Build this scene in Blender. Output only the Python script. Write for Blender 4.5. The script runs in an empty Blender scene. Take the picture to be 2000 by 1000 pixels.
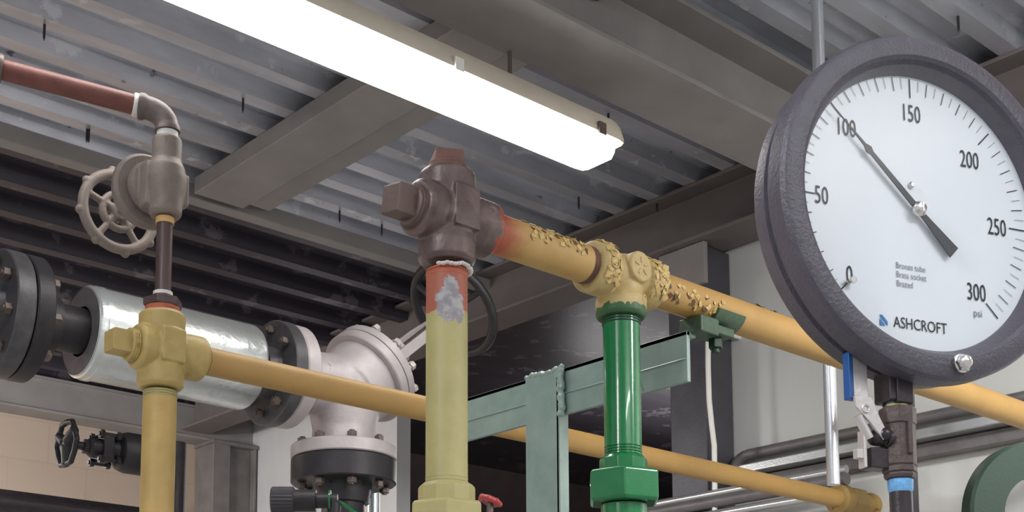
import bpy, bmesh, math, random
from mathutils import Vector, Matrix
from math import sin, cos, pi, radians
random.seed(4)
S = bpy.context.scene
COL = S.collection
# ---------------------------------------------------------------- camera, world, lights
F = 2579.0; PX0, PY0 = 900.0, 1155.0; PITCH = radians(6.97); YAW = radians(-40.8); CZ = 1.6
cam = bpy.data.cameras.new('camera'); camo = bpy.data.objects.new('camera', cam); COL.objects.link(camo)
cam.sensor_width = 36.0; cam.lens = 36.0 * F / 2000; cam.shift_x = (1000 - PX0) / 2000; cam.shift_y = (PY0 - 500) / 2000
cam.clip_start = 0.05
camo.location = (0, 0, CZ); camo.rotation_euler = (pi / 2 + PITCH, 0, YAW)
S.camera = camo
S.view_settings.view_transform = 'Standard'; S.view_settings.look = 'None'
S.view_settings.gamma = 1.0; S.view_settings.use_curve_mapping = False; S.view_settings.exposure = 0.28
w = bpy.data.worlds.new('world'); S.world = w; w.use_nodes = True
w.node_tree.nodes['Background'].inputs[0].default_value = (0.92, 0.96, 1.0, 1)
w.node_tree.nodes['Background'].inputs[1].default_value = 0.48
def area(name, loc, rot, sx, sy, power, col=(1, .985, .965)):
    l = bpy.data.lights.new(name, 'AREA'); l.shape = 'RECTANGLE'; l.size = sx; l.size_y = sy; l.energy = power; l.color = col
    o = bpy.data.objects.new(name, l); COL.objects.link(o); o.location = loc; o.rotation_euler = rot; return o
# added area lights outside the frame, aimed to brighten the walls, bay and deck
for (x, y, z, rz, tilt, p, up) in ((-1.3, 0.8, 2.85, 0, 0, 34, 78), (0.9, -1.1, 2.85, 0, 0, 22, 32), (-0.7, 3.6, 2.8, 0, 40, 84, 0), (0.5, 4.7, 2.7, -50, 40, 84, 0), (2.2, -.2, 2.85, -75, 38, 62, 12), (5.2, 4.4, 2.9, 0, 0, 40, 6)):
    area('room_fill', (x, y, z), (radians(tilt), 0, radians(rz)), 1.3, .14, p)
    if up: area('room_fill_up', (x, y, z + .1), (pi, 0, radians(rz)), 1.3, .14, up)

# ---------------------------------------------------------------- pixel <-> place
RT = Vector((cos(YAW), sin(YAW), 0)); FH = Vector((-sin(YAW), cos(YAW), 0)); UZ = Vector((0, 0, 1))
FW = FH * cos(PITCH) + UZ * sin(PITCH); UPV = -FH * sin(PITCH) + UZ * cos(PITCH); CAM = Vector((0, 0, CZ))
def ray(px, py): return RT * ((px - PX0) / F) + FW + UPV * ((PY0 - py) / F)
def at(px, py, D):
    d = ray(px, py); return CAM + d * (D / d.dot(FH))
def onplane(px, py, ax, c):
    d = ray(px, py); return CAM + d * ((c - CAM[ax]) / d[ax])
def proj(p):
    q = p - CAM; k = q.dot(FW); return PX0 + F * q.dot(RT) / k, PY0 - F * q.dot(UPV) / k
def along(P, d, px):                       # point on the line P + s d whose column is px
    lo, hi = -6.0, 6.0
    up = proj(P + d * .01)[0] > proj(P)[0]
    for i in range(60):
        m = (lo + hi) / 2; q = P + d * m
        x = proj(q)[0] if (q - CAM).dot(FW) > .05 else (-1e9 if up else 1e9)
        if (x < px) == up: lo = m
        else: hi = m
    return P + d * lo
EX, EY, EZ = Vector((1, 0, 0)), Vector((0, 1, 0)), Vector((0, 0, 1))

# ---------------------------------------------------------------- materials
def lin(c):
    return tuple(((v / 255) / 12.92 if v / 255 <= .04045 else ((v / 255 + .055) / 1.055) ** 2.4) for v in c)
class NT:
    def __init__(s, name):
        s.m = bpy.data.materials.new(name); s.m.use_nodes = True; s.t = s.m.node_tree; s.b = s.t.nodes['Principled BSDF']
        s.tc = s.t.nodes.new('ShaderNodeTexCoord')
    def n(s, k, **kw):
        o = s.t.nodes.new(k)
        for a, v in kw.items(): setattr(o, a, v)
        return o
    def l(s, a, b): s.t.links.new(a, b)
    def noise(s, scale, detail=4, vec=None, stretch=None, rough=.6):
        o = s.n('ShaderNodeTexNoise'); o.inputs['Scale'].default_value = scale; o.inputs['Detail'].default_value = detail
        o.inputs['Roughness'].default_value = rough
        src = vec or s.tc.outputs['Object']
        if stretch:
            mp = s.n('ShaderNodeMapping'); mp.inputs['Scale'].default_value = stretch; s.l(src, mp.inputs['Vector']); src = mp.outputs[0]
        s.l(src, o.inputs['Vector']); return o.outputs['Fac']
    def ramp(s, fac, p0, p1, c0=(0, 0, 0, 1), c1=(1, 1, 1, 1)):
        r = s.n('ShaderNodeValToRGB'); e = r.color_ramp.elements
        e[0].position = p0; e[1].position = p1; e[0].color = c0; e[1].color = c1
        s.l(fac, r.inputs[0]); return r.outputs[0]
    def mix(s, fac, a, b):
        r = s.n('ShaderNodeMix', data_type='RGBA')
        if isinstance(fac, (int, float)): r.inputs[0].default_value = fac
        else: s.l(fac, r.inputs[0])
        for k, v in ((6, a), (7, b)):
            if isinstance(v, tuple): r.inputs[k].default_value = (*v[:3], 1)
            else: s.l(v, r.inputs[k])
        return r.outputs[2]
    def math(s, op, a, b=0.0):
        r = s.n('ShaderNodeMath', operation=op)
        for k, v in ((0, a), (1, b)):
            if isinstance(v, (int, float)): r.inputs[k].default_value = v
            else: s.l(v, r.inputs[k])
        return r.outputs[0]
    def sep(s):
        r = s.n('ShaderNodeSeparateXYZ'); s.l(s.tc.outputs['Object'], r.inputs[0]); return r.outputs
    def bump(s, h, strength, dist=.002):
        b = s.n('ShaderNodeBump'); b.inputs['Strength'].default_value = strength; b.inputs['Distance'].default_value = dist
        s.l(h, b.inputs['Height']); s.l(b.outputs[0], s.b.inputs['Normal'])
def mat(name, col, rough=.5, metal=0.0, var=.12, scale=18, bump=.15, bscale=220, spot=None, stretch=None, spec=.5, coat=0, bd=.002):
    """base colour with slow mottling, fine bump; spot = (colour, noise scale, threshold) worn patches"""
    t = NT(name); c = lin(col)
    f = t.ramp(t.noise(scale, stretch=stretch), .3, .7)
    colr = t.mix(f, tuple(v * (1 - var) for v in c), tuple(min(1, v * (1 + var)) for v in c))
    if spot:
        for (sc, ss, th) in ([spot] if not isinstance(spot, list) else spot):
            colr = t.mix(t.ramp(t.noise(ss, 6), th, th + .04), colr, lin(sc))
    t.l(colr, t.b.inputs['Base Color'])
    t.b.inputs['Roughness'].default_value = rough; t.b.inputs['Metallic'].default_value = metal
    t.b.inputs['Specular IOR Level'].default_value = spec; t.b.inputs['Coat Weight'].default_value = coat
    if bump: t.bump(t.noise(bscale, 3), bump, bd)
    return t.m
M = {}
M['yellow'] = mat('yellow_paint', (172, 135, 76), .5, var=.06, spot=[((120, 92, 48), 60, .735)], bump=.12)
M['paleyellow'] = mat('pale_yellow_paint', (168, 158, 106), .5, var=.06, spot=[((150, 130, 80), 70, .73)])
M['fittingyellow'] = mat('fitting_yellow_paint', (176, 152, 92), .5, var=.09, scale=40, bump=.3, bscale=150, spot=[((140, 112, 62), 45, .69)])
M['teeyellow'] = mat('tee_yellow_paint', (184, 160, 106), .55, var=.08, scale=40, bump=.5, bscale=110, spot=[((120, 98, 68), 50, .68)])
M['tan'] = mat('tan_paint', (182, 152, 90), .5)
M['brass'] = mat('aged_brass', (150, 122, 70), .45, .25, spot=[((96, 74, 40), 50, .62)])
M['castbrown'] = mat('brown_cast_steel', (104, 86, 80), .48, .15, var=.14, scale=35, bump=.35, bscale=160, spot=[((160, 150, 146), 30, .71)])
M['rustbrown'] = mat('rust_brown_steel', (118, 84, 74), .6, .1, var=.2, scale=50, bump=.4, bscale=120)
M['orangerust'] = mat('orange_primer', (176, 92, 66), .6, var=.15, scale=40)
M['brownpipe'] = mat('red_brown_pipe', (112, 66, 58), .5, .1, var=.25, scale=40, bump=.3, stretch=(.4, 1, 1), spot=[((140, 100, 88), 60, .68)])
M['elbow'] = mat('grey_brown_cast_elbow', (104, 92, 88), .5, .1, var=.15, scale=45, bump=.4, bscale=150)
M['darkpipe'] = mat('dark_brown_pipe', (88, 70, 68), .4, .3, var=.25, scale=40, stretch=(1, 1, .15))
M['greyvalve'] = mat('grey_cast_valve', (124, 112, 104), .55, .1, var=.12, scale=45, bump=.35, bscale=170)
M['green'] = mat('green_gloss_paint', (22, 112, 62), .2, var=.12, scale=25, bump=.06, coat=.4)
M['greenframe'] = mat('green_frame_paint', (138, 158, 150), .3, var=.1, scale=22, bump=.12, bscale=90, coat=.25)
M['greendark'] = mat('dark_green_paint', (24, 52, 38), .5, var=.08, bump=.08)
M['greenclamp'] = mat('green_clamp_paint', (58, 80, 58), .4, var=.2, scale=60, bump=.3)
M['black'] = mat('black_paint', (42, 39, 42), .45, .1, var=.25, scale=30, bump=.3)
M['blackgrey'] = mat('dark_grey_flange', (82, 80, 82), .42, .3, var=.25, scale=30, bump=.3)
M['boltsteel'] = mat('worn_bolt_steel', (104, 92, 86), .45, .4, var=.25, scale=80)
M['boltlight'] = mat('pale_bolt', (196, 188, 182), .45, .2, var=.1)
M['silverjacket'] = mat('silver_jacket', (228, 232, 230), .33, .88, var=.06, scale=14, bump=.5, bscale=22, bd=.006)
M['silverpaint'] = mat('aluminium_paint', (186, 178, 178), .5, .25, var=.1, scale=18, bump=.4, bscale=120, spot=[((128, 122, 126), 14, .66)])
M['mylar'] = mat('grey_jacket_end', (150, 146, 148), .4, .6, var=.2)
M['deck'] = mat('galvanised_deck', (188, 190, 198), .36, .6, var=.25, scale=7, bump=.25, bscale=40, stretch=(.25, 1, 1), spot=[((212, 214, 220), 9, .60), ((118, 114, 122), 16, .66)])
M['shadedeck'] = mat('shaded_deck', (62, 58, 66), .42, .4, var=.2, scale=7, bump=.25, bscale=40, stretch=(.2, 1, 1), spot=[((98, 92, 100), 9, .58)])  # deck colour darkened in place of the weak light on the far decking
M['beam'] = mat('grey_beam_paint', (136, 131, 129), .55, .05, var=.12, scale=5, bump=.15, bscale=60, spot=[((112, 80, 66), 5, .73)])
M['beamdark'] = mat('brown_grey_beam', (102, 94, 92), .55, .05, var=.12, scale=5, bump=.15, bscale=60)  # darker, browner beam colour without rust spots, for the right beam
M['beamrust'] = mat('rusty_beam', (110, 84, 74), .65, .0, var=.35, scale=10, bump=.4, bscale=60, spot=[((120, 66, 44), 8, .62)])
M['blockwall'] = None
M['greypanel'] = mat('grey_wall_sheet', (200, 200, 196), .45, .1, var=.05, scale=5, bump=.1, bscale=12, bd=.006, stretch=(1, 1, .2))
M['whitewall'] = mat('white_wall_sheet', (188, 186, 186), .55, var=.04, scale=6)
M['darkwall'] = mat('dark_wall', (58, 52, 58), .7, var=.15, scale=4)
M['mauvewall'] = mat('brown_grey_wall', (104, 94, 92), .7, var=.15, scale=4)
M['column'] = mat('grey_steel_column', (112, 106, 104), .5, .1, var=.18, scale=9, bump=.2)
M['darkcolumn'] = mat('dark_steel_column', (76, 74, 80), .4, .3, var=.18, scale=9, bump=.2, spot=[((150, 150, 152), 14, .70)])
M['floor'] = mat('concrete_floor', (150, 149, 148), .7, var=.1, scale=3)
M['emt'] = mat('galvanised_conduit', (205, 208, 212), .3, .7, var=.08, scale=30, stretch=(1, 1, .1))
M['rail'] = mat('galvanised_rail', (196, 198, 198), .28, .7, var=.2, scale=12, stretch=(1, .15, 1))
M['raildark'] = mat('grey_girt', (112, 108, 108), .5, .3, var=.2, scale=12)
M['white'] = mat('white_plastic', (232, 230, 222), .4, var=.03)
M['lampbody'] = mat('lamp_housing_plastic', (206, 196, 178), .5, var=.05)
M['tape'] = mat('white_thread_tape', (226, 222, 214), .6, var=.06, bump=.4, bscale=300)
M['creamtape'] = mat('cream_tape', (214, 196, 130), .5)
M['tanring'] = mat('tan_sealant', (206, 164, 104), .6)
M['bluetape'] = mat('blue_thread_tape', (110, 170, 220), .45, var=.2, scale=120, bump=.4, bscale=400)
M['gaugecase'] = mat('black_textured_case', (78, 74, 84), .42, .0, var=.12, scale=60, bump=.6, bscale=300, bd=.0014, spot=[((88, 84, 92), 40, .66)])
M['dial'] = mat('white_dial', (226, 232, 238), .4, var=.01, bump=0)
M['ink'] = mat('black_ink', (20, 20, 24), .6, var=.02, bump=0)
M['greyink'] = mat('grey_ink', (120, 122, 130), .6, var=.02, bump=0)
M['blueink'] = mat('blue_ink', (30, 120, 190), .5, var=.02, bump=0)
M['pointer'] = mat('grey_pointer', (52, 54, 60), .5, var=.04, bump=0)
M['chrome'] = mat('chrome', (224, 220, 216), .16, 1.0, var=.05, bump=.05)
M['steel'] = mat('stainless_lever', (210, 204, 202), .32, .6, var=.06, scale=60)
M['bluegrip'] = mat('blue_vinyl_grip', (34, 84, 148), .35, var=.05, bump=0)
M['valvebrown'] = mat('dark_brown_valve', (80, 68, 66), .5, .2, var=.18, scale=60, bump=.35, bscale=200)
M['blackpipe'] = mat('black_steel_pipe', (62, 56, 60), .32, .4, var=.2, scale=40)
M['red'] = mat('red_paint', (170, 62, 62), .35, var=.12)
M['knob'] = mat('black_plastic', (58, 54, 60), .5, var=.1)
M['flake'] = mat('loose_paint', (198, 170, 110), .6, var=.2, scale=90)
M['flakedark'] = mat('exposed_brown', (98, 72, 50), .65, var=.2)
M['sealant'] = mat('white_sealant', (214, 206, 200), .6, var=.1)
def wallblock():
    t = NT('tan_block_wall'); c = lin((166, 148, 133))
    mp = t.n('ShaderNodeMapping'); mp.inputs['Rotation'].default_value = (radians(90), 0, 0); t.l(t.tc.outputs['Object'], mp.inputs[0])
    br = t.n('ShaderNodeTexBrick'); t.l(mp.outputs[0], br.inputs['Vector'])
    br.inputs['Scale'].default_value = 1.0; br.inputs['Brick Width'].default_value = .4; br.inputs['Row Height'].default_value = .2; br.inputs['Mortar Size'].default_value = .004
    br.inputs['Color1'].default_value = (*c, 1); br.inputs['Color2'].default_value = (*[v * .96 for v in c], 1); br.inputs['Mortar'].default_value = (*[v * .9 for v in c], 1)
    t.l(t.mix(t.ramp(t.noise(6), .62, .75), br.outputs[0], tuple(v * .8 for v in c)), t.b.inputs['Base Color'])
    t.b.inputs['Roughness'].default_value = .75; t.bump(t.noise(60), .15, .003); return t.m
M['blockwall'] = wallblock()
def riserpaint():
    """pale yellow riser, orange primer bared at the top, a grey patch across the ragged border"""
    t = NT('patched_riser_paint'); x, y, z = t.sep()
    n = t.noise(45, 6); base = t.mix(t.ramp(t.noise(18), .3, .7), lin((164, 156, 104)), lin((178, 168, 114)))
    zz = t.math('ADD', z, t.math('MULTIPLY', n, .022))
    k = t.math('GREATER_THAN', zz, -.148 + .011)
    colr = t.mix(k, base, t.mix(t.noise(60), lin((148, 80, 60)), lin((172, 98, 76))))
    # patch: an ellipse around the height -.135 on the side of the pipe towards -y
    dz = t.math('DIVIDE', t.math('ADD', z, .137), .036); lat = t.math('SUBTRACT', t.math('MULTIPLY', x, .757), t.math('MULTIPLY', y, .653)); dx = t.math('DIVIDE', t.math('SUBTRACT', lat, .003), .022)
    r = t.math('ADD', t.math('MULTIPLY', dz, dz), t.math('MULTIPLY', dx, dx))
    r = t.math('ADD', r, t.math('MULTIPLY', t.math('SUBTRACT', n, .5), 4.5))
    inp = t.math('MULTIPLY', t.math('LESS_THAN', r, .75), t.math('LESS_THAN', t.math('ADD', t.math('MULTIPLY', x, .653), t.math('MULTIPLY', y, .757)), 0.0))
    colr = t.mix(inp, colr, t.mix(t.ramp(t.noise(80), .45, .6), lin((132, 128, 134)), lin((164, 160, 160))))
    sp = t.ramp(t.noise(55, 5), .735, .76); colr = t.mix(sp, colr, lin((140, 120, 74)))
    t.l(colr, t.b.inputs['Base Color']); t.b.inputs['Roughness'].default_value = .5; t.bump(n, .3, .002); return t.m
M['riser'] = riserpaint()
def sprayed():
    """yellow header with orange overspray at its first centimetres"""
    t = NT('oversprayed_yellow_paint'); x, y, z = t.sep(); n = t.noise(40, 5)
    base = t.mix(t.ramp(t.noise(16), .3, .7), lin((176, 140, 80)), lin((190, 154, 92)))
    f = t.ramp(t.math('ADD', x, t.math('MULTIPLY', n, .05)), .035, .082, (1, 1, 1, 1), (0, 0, 0, 1))
    colr = t.mix(f, base, lin((164, 84, 58)))
    colr = t.mix(t.ramp(t.noise(70, 5), .72, .75), colr, lin((116, 88, 52)))
    t.l(colr, t.b.inputs['Base Color']); t.b.inputs['Roughness'].default_value = .5; t.bump(n, .2, .002); return t.m
M['sprayed'] = sprayed()
def crosspaint():
    t = NT('brown_cross_paint'); x, y, z = t.sep(); n = t.noise(38, 6)
    base = t.mix(t.ramp(t.noise(30), .3, .7), lin((88, 73, 70)), lin((116, 98, 94)))
    colr = t.mix(t.ramp(t.noise(24, 6), .64, .70), base, lin((150, 142, 140)))
    f = t.math('GREATER_THAN', t.math('ADD', x, t.math('MULTIPLY', n, .05)), .098)
    colr = t.mix(f, colr, lin((160, 78, 58)))
    t.l(colr, t.b.inputs['Base Color']); t.b.inputs['Roughness'].default_value = .36; t.b.inputs['Metallic'].default_value = .2
    t.bump(t.noise(110, 4), .5, .002); return t.m
M['cross'] = crosspaint()
def teepaint():
    """yellow tee, green brushed on the rim of its lower hub"""
    t = NT('yellow_tee_paint'); x, y, z = t.sep(); n = t.noise(50, 6)
    base = t.mix(t.ramp(t.noise(40), .3, .7), lin((172, 150, 98)), lin((194, 170, 116)))
    base = t.mix(t.ramp(n, .68, .72), base, lin((116, 94, 64)))
    f = t.math('LESS_THAN', t.math('ADD', z, t.math('MULTIPLY', n, .03)), -.042)
    colr = t.mix(f, base, t.mix(t.noise(60), lin((30, 84, 48)), lin((70, 96, 58))))
    t.l(colr, t.b.inputs['Base Color']); t.b.inputs['Roughness'].default_value = .52; t.bump(t.noise(110, 3), .5, .002); return t.m
M['tee'] = teepaint()
def emit(name, col, st):
    t = NT(name); t.b.inputs['Base Color'].default_value = (*lin(col), 1)
    t.b.inputs['Emission Color'].default_value = (1, .985, .96, 1); t.b.inputs['Emission Strength'].default_value = st
    t.b.inputs['Roughness'].default_value = .4; return t.m
M['tube'] = emit('lit_diffuser', (240, 240, 236), 10.0)
def glassm():
    """thin pane: mostly clear, a faint reflection"""
    t = NT('gauge_glass'); tr = t.n('ShaderNodeBsdfTransparent'); gl = t.n('ShaderNodeBsdfGlossy'); gl.inputs['Roughness'].default_value = .22
    mx = t.n('ShaderNodeMixShader'); mx.inputs[0].default_value = .008; t.l(tr.outputs[0], mx.inputs[1]); t.l(gl.outputs[0], mx.inputs[2])
    t.l(mx.outputs[0], t.t.nodes['Material Output'].inputs['Surface']); return t.m

# ---------------------------------------------------------------- mesh builder
def basis(d):
    d = Vector(d).normalized(); a = EZ if abs(d.z) < .9 else EX
    u = a.cross(d).normalized(); v = d.cross(u); return u, v, d
class MB:
    def __init__(s): s.b = bmesh.new()
    def rings(s, rings, close=True, capa=True, capb=True):
        vs = [[s.b.verts.new(p) for p in r] for r in rings]; n = len(vs[0])
        for a, c in zip(vs, vs[1:]):
            for i in range(n if close else n - 1):
                j = (i + 1) % n
                try: s.b.faces.new((a[i], a[j], c[j], c[i]))
                except ValueError: pass
        if capa: s.b.faces.new(vs[0][::-1])
        if capb: s.b.faces.new(vs[-1])
        return s
    def lathe(s, o, d, prof, seg=40, capa=True, capb=True, ph=0):
        u, v, d = basis(d); o = Vector(o)
        s.rings([[o + d * t + (u * cos(2 * pi * k / seg + ph) + v * sin(2 * pi * k / seg + ph)) * max(r, 1e-5) for k in range(seg)] for r, t in prof], True, capa, capb); return s
    def cyl(s, o, d, r, l, seg=32, ch=0):
        if ch: return s.lathe(o, d, [(r - ch, 0), (r, ch), (r, l - ch), (r - ch, l)], seg)
        return s.lathe(o, d, [(r, 0), (r, l)], seg)
    def ring(s, o, d, ro, ri, l, seg=56, ch=.0):       # a flat ring with a hole
        u, v, d = basis(d); o = Vector(o)
        pr = [(ri, 0), (ro - ch, 0), (ro, ch), (ro, l - ch), (ro - ch, l), (ri, l), (ri, 0)]
        s.lathe(o, d, pr, seg, False, False); bmesh.ops.remove_doubles(s.b, verts=s.b.verts, dist=1e-6); return s
    def prism(s, o, d, r, l, n=6, ph=0, ch=0): return s.lathe(o, d, ([(r * .93, 0), (r, ch), (r, l - ch), (r * .93, l)] if ch else [(r, 0), (r, l)]), n, ph=ph)
    def box(s, c, sz, R=None):
        c = Vector(c); h = Vector(sz) / 2; P = []
        for x in (-1, 1):
            for y in (-1, 1):
                for z in (-1, 1):
                    p = Vector((x * h.x, y * h.y, z * h.z)); P.append(s.b.verts.new(c + (R @ p if R else p)))
        for f in ((0, 1, 3, 2), (4, 6, 7, 5), (0, 4, 5, 1), (2, 3, 7, 6), (0, 2, 6, 4), (1, 5, 7, 3)): s.b.faces.new([P[i] for i in f])
        return s
    def bb(s, lo, hi): lo, hi = Vector(lo), Vector(hi); return s.box((lo + hi) / 2, hi - lo)
    def tube(s, pts, r, seg=14, caps=True):
        pts = [Vector(p) for p in pts]; rs = r if isinstance(r, (list, tuple)) else [r] * len(pts); out = []; u = None
        for i, p in enumerate(pts):
            t = (pts[min(i + 1, len(pts) - 1)] - pts[max(i - 1, 0)]).normalized()
            if u is None: u, v, _ = basis(t)
            else: u = (u - t * u.dot(t)).normalized(); v = t.cross(u)
            out.append([p + (u * cos(2 * pi * k / seg) + v * sin(2 * pi * k / seg)) * rs[i] for k in range(seg)])
        return s.rings(out, True, caps, caps)
    def torus(s, o, d, R, r, seg=48, ms=12, lobes=0, lob=0, flat=1.0):
        u, v, d = basis(d); o = Vector(o); rows = []
        for k in range(seg):
            a = 2 * pi * k / seg; e = u * cos(a) + v * sin(a); rr = R + (lob * max(0, cos(a * lobes)) ** 3 if lobes else 0)
            rows.append([s.b.verts.new(o + e * (rr + r * cos(2 * pi * m / ms)) + d * r * flat * sin(2 * pi * m / ms)) for m in range(ms)])
        for k in range(seg):
            for m in range(ms):
                a, b = rows[k], rows[(k + 1) % seg]; s.b.faces.new((a[m], b[m], b[(m + 1) % ms], a[(m + 1) % ms]))
        return s
    def ball(s, o, r, sc=(1, 1, 1), R=None):
        m = Matrix.Translation(o) @ (R.to_4x4() if R else Matrix()) @ Matrix.Diagonal((r * sc[0], r * sc[1], r * sc[2], 1))
        bmesh.ops.create_uvsphere(s.b, u_segments=32, v_segments=20, radius=1, matrix=m); return s
    def extr(s, o, u, v, d, poly, l):                  # polygon in (u, v), pushed along d
        o = Vector(o); return s.rings([[o + u * a + v * b + d * t for a, b in poly] for t in (0, l)])
    def text(s, txt, o, u, v, size, sx=1.0, align='CENTER'):
        c = bpy.data.curves.new('lettering', 'FONT'); c.body = txt; c.size = size; c.align_x = align; c.align_y = 'CENTER'; c.resolution_u = 3
        ob = bpy.data.objects.new('lettering', c); COL.objects.link(ob); bpy.context.view_layer.update()
        me = bpy.data.meshes.new_from_object(ob.evaluated_get(bpy.context.evaluated_depsgraph_get()))
        COL.objects.unlink(ob); bpy.data.objects.remove(ob)
        o = Vector(o)
        for q in me.vertices: q.co = o + u * (q.co.x * sx) + v * q.co.y
        s.b.from_mesh(me); bpy.data.meshes.remove(me); return s
    def done(s, name, m, parent=None, ang=35, bev=0, remesh=0, smooth=0, sub=0, label=None, rec=True):
        if rec: bmesh.ops.recalc_face_normals(s.b, faces=s.b.faces)
        me = bpy.data.meshes.new(name); s.b.to_mesh(me); s.b.free()
        o = bpy.data.objects.new(name, me); COL.objects.link(o)
        me.materials.append(M[m] if isinstance(m, str) else m)
        me.polygons.foreach_set('use_smooth', [True] * len(me.polygons)); me.set_sharp_from_angle(angle=radians(ang))
        if bev:
            b = o.modifiers.new('bevel', 'BEVEL'); b.width = bev; b.segments = 2; b.limit_method = 'ANGLE'; b.harden_normals = True
        if remesh:
            r = o.modifiers.new('cast', 'REMESH'); r.mode = 'VOXEL'; r.voxel_size = remesh; r.use_smooth_shade = True
            if smooth:
                k = o.modifiers.new('soften', 'SMOOTH'); k.iterations = smooth; k.factor = .5
        if parent: o.parent = parent
        if label: o['label'] = label
        return o
def tag(o, label, cat, group=None):
    o['label'] = label; o['category'] = cat
    if group: o['group'] = group
    return o
def thing(name, label, cat, loc=(0, 0, 0), rz=0, group=None):
    o = bpy.data.objects.new(name, None); COL.objects.link(o); o.empty_display_size = .05
    o.location = loc; o.rotation_euler = (0, 0, rz); return tag(o, label, cat, group)
def struct(mb, name, m, **k):
    o = mb.done(name, m, **k); o['kind'] = 'structure'; return o
V = Vector
def arc(c, u, v, r, a0, a1, n=10): return [c + u * (r * cos(a0 + (a1 - a0) * i / n)) + v * (r * sin(a0 + (a1 - a0) * i / n)) for i in range(n + 1)]

# ---------------------------------------------------------------- setting
ZD = CZ + 1.83            # underside of the upper deck
ZB = CZ + 1.62            # underside of the beams
ZL = ZD - .045            # underside of the lower deck
YL = onplane(600, 455, 2, ZL).y     # edge of the lower deck
def deck(name, m, x0, x1, y0, y1, z, top, pitch=.1524, dep=.043):
    mb = MB(); prof = []; y = y0
    while y < y1 - pitch:
        for dy, dz in ((0, 0), (.05, 0), (.062, dep), (pitch - .012, dep)): prof.append((y + dy, z + dz))
        y += pitch
    prof += [(y, z), (y1, z)]
    ringA = [V((x0, a, b)) for a, b in prof] + [V((x0, y1, z + top)), V((x0, y0, z + top))]
    mb.rings([ringA, [V((x1, p.y, p.z)) for p in ringA]])
    return struct(mb, name, m, ang=20)
XR = 3.42                 # right wall
deck('ceiling', 'deck', -3.0, XR + .1, -2.6, YL + .06, ZD, .12)
deck('ceiling_lower', 'shadedeck', -3.0, XR + .03, YL + .04, onplane(60, 728, 2, ZL).y + .2, ZL, .12, .23, .055)
struct(MB().bb((-3, YL - .01, ZL - .005), (XR - .05, YL + .045, ZD + .01)), 'ceiling_edge', 'beam', bev=.004)
struct(MB().bb((-3.2, -2.8, -.1), (7.5, 7.2, 0)), 'floor', 'floor')
YW = onplane(60, 728, 2, ZL).y + .16
XW = onplane(506, 940, 1, YW - .2).x
struct(MB().bb((-3, YW, 0), (XW, YW + .2, ZL)), 'wall_back', 'blockwall')
pw = onplane(775, 900, 0, XW).y; pc = onplane(1340, 800, 0, XR).y
zt = ZB - .0
struct(MB().bb((XR, -2.6, 0), (XR + .08, pc, ZD)), 'wall_right', 'greypanel')
struct(MB().bb((XW, pw, 0), (XW + .08, YW, ZD)), 'wall_right_rear', 'whitewall')
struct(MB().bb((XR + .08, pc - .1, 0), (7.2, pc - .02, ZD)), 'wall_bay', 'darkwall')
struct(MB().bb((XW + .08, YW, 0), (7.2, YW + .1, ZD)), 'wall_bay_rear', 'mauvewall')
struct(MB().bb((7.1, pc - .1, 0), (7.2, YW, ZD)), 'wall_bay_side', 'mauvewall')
struct(MB().bb((XR + .02, pc - .1, ZD - .04), (7.2, YW + .1, ZD + .1)), 'ceiling_bay', 'shadedeck')
# beams
def ibeam(mb, p0, p1, w, h, up=EZ, tf=.012, tw=.01):
    """p0,p1: centre of the underside at both ends"""
    d = (p1 - p0).normalized(); s = up.cross(d)
    poly = [(-w/2, 0), (w/2, 0), (w/2, tf), (tw/2, tf), (tw/2, h - tf), (w/2, h - tf), (w/2, h), (-w/2, h), (-w/2, h - tf), (-tw/2, h - tf), (-tw/2, tf), (-w/2, tf)]
    mb.extr(p0, s, up, d, poly, (p1 - p0).length); return mb
e1 = onplane(1200, 205, 2, ZB)      # far edge of the main beam's flange
yb = e1.y - .10
mb = MB(); ibeam(mb, V((-2.9, yb, ZB)), V((XR, yb, ZB)), .20, ZD - ZB, tf=.014)
struct(mb, 'ceiling_beam_main', 'beam', bev=.002)
ZX = CZ + 1.775
YC = onplane(500, 416, 2, ZX).y
xa = onplane(600, 238, 2, ZX).x; xb = onplane(600, 335, 2, ZX).x; xc = onplane(600, 378, 2, ZX).x
struct(MB().bb((xa, -2.5, ZX), (xb, yb - .012, ZD)), 'ceiling_beam_near', 'beamrust', bev=.003)
mb = MB(); mb.bb((xa, yb + .012, ZX), (xb, YC, ZD)); mb.bb((xb + .002, yb + .012, ZX + .02), (xc + .01, YC, ZD))
struct(mb, 'ceiling_beam_cross', 'beam', bev=.003)
mb = MB(); ibeam(mb, V((XR - .11, -2.5, ZB + .02)), V((XR - .11, YW - .16, ZB + .02)), .16, ZD - ZB - .02)
struct(mb, 'ceiling_beam_right', 'beamdark', bev=.002)
# eave beam along the back wall
bt = onplane(60, 800, 1, YW - .14)
mb = MB(); ibeam(mb, V((-3, YW - .075, bt.z)), V((XW - .002, YW - .075, bt.z)), .15, ZL - bt.z, tf=.012, tw=.11)
struct(mb, 'trim_1', 'beam', bev=.002)
# rear column
ca = onplane(418, 940, 1, YW - .2).x; cb = onplane(503, 940, 1, YW - .2).x
mb = MB(); mb.bb((ca, YW - .19, 0), (ca + .10, YW - .002, bt.z)); mb.bb((ca + .10, YW - .15, 0), (cb - .015, YW - .002, bt.z)); mb.bb((cb - .015, YW - .19, 0), (cb, YW - .002, bt.z)); mb.bb((ca - .01, YW - .2, bt.z - .02), (cb + .01, YW - .002, bt.z))
struct(mb, 'column_rear', 'column', bev=.003)
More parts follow.
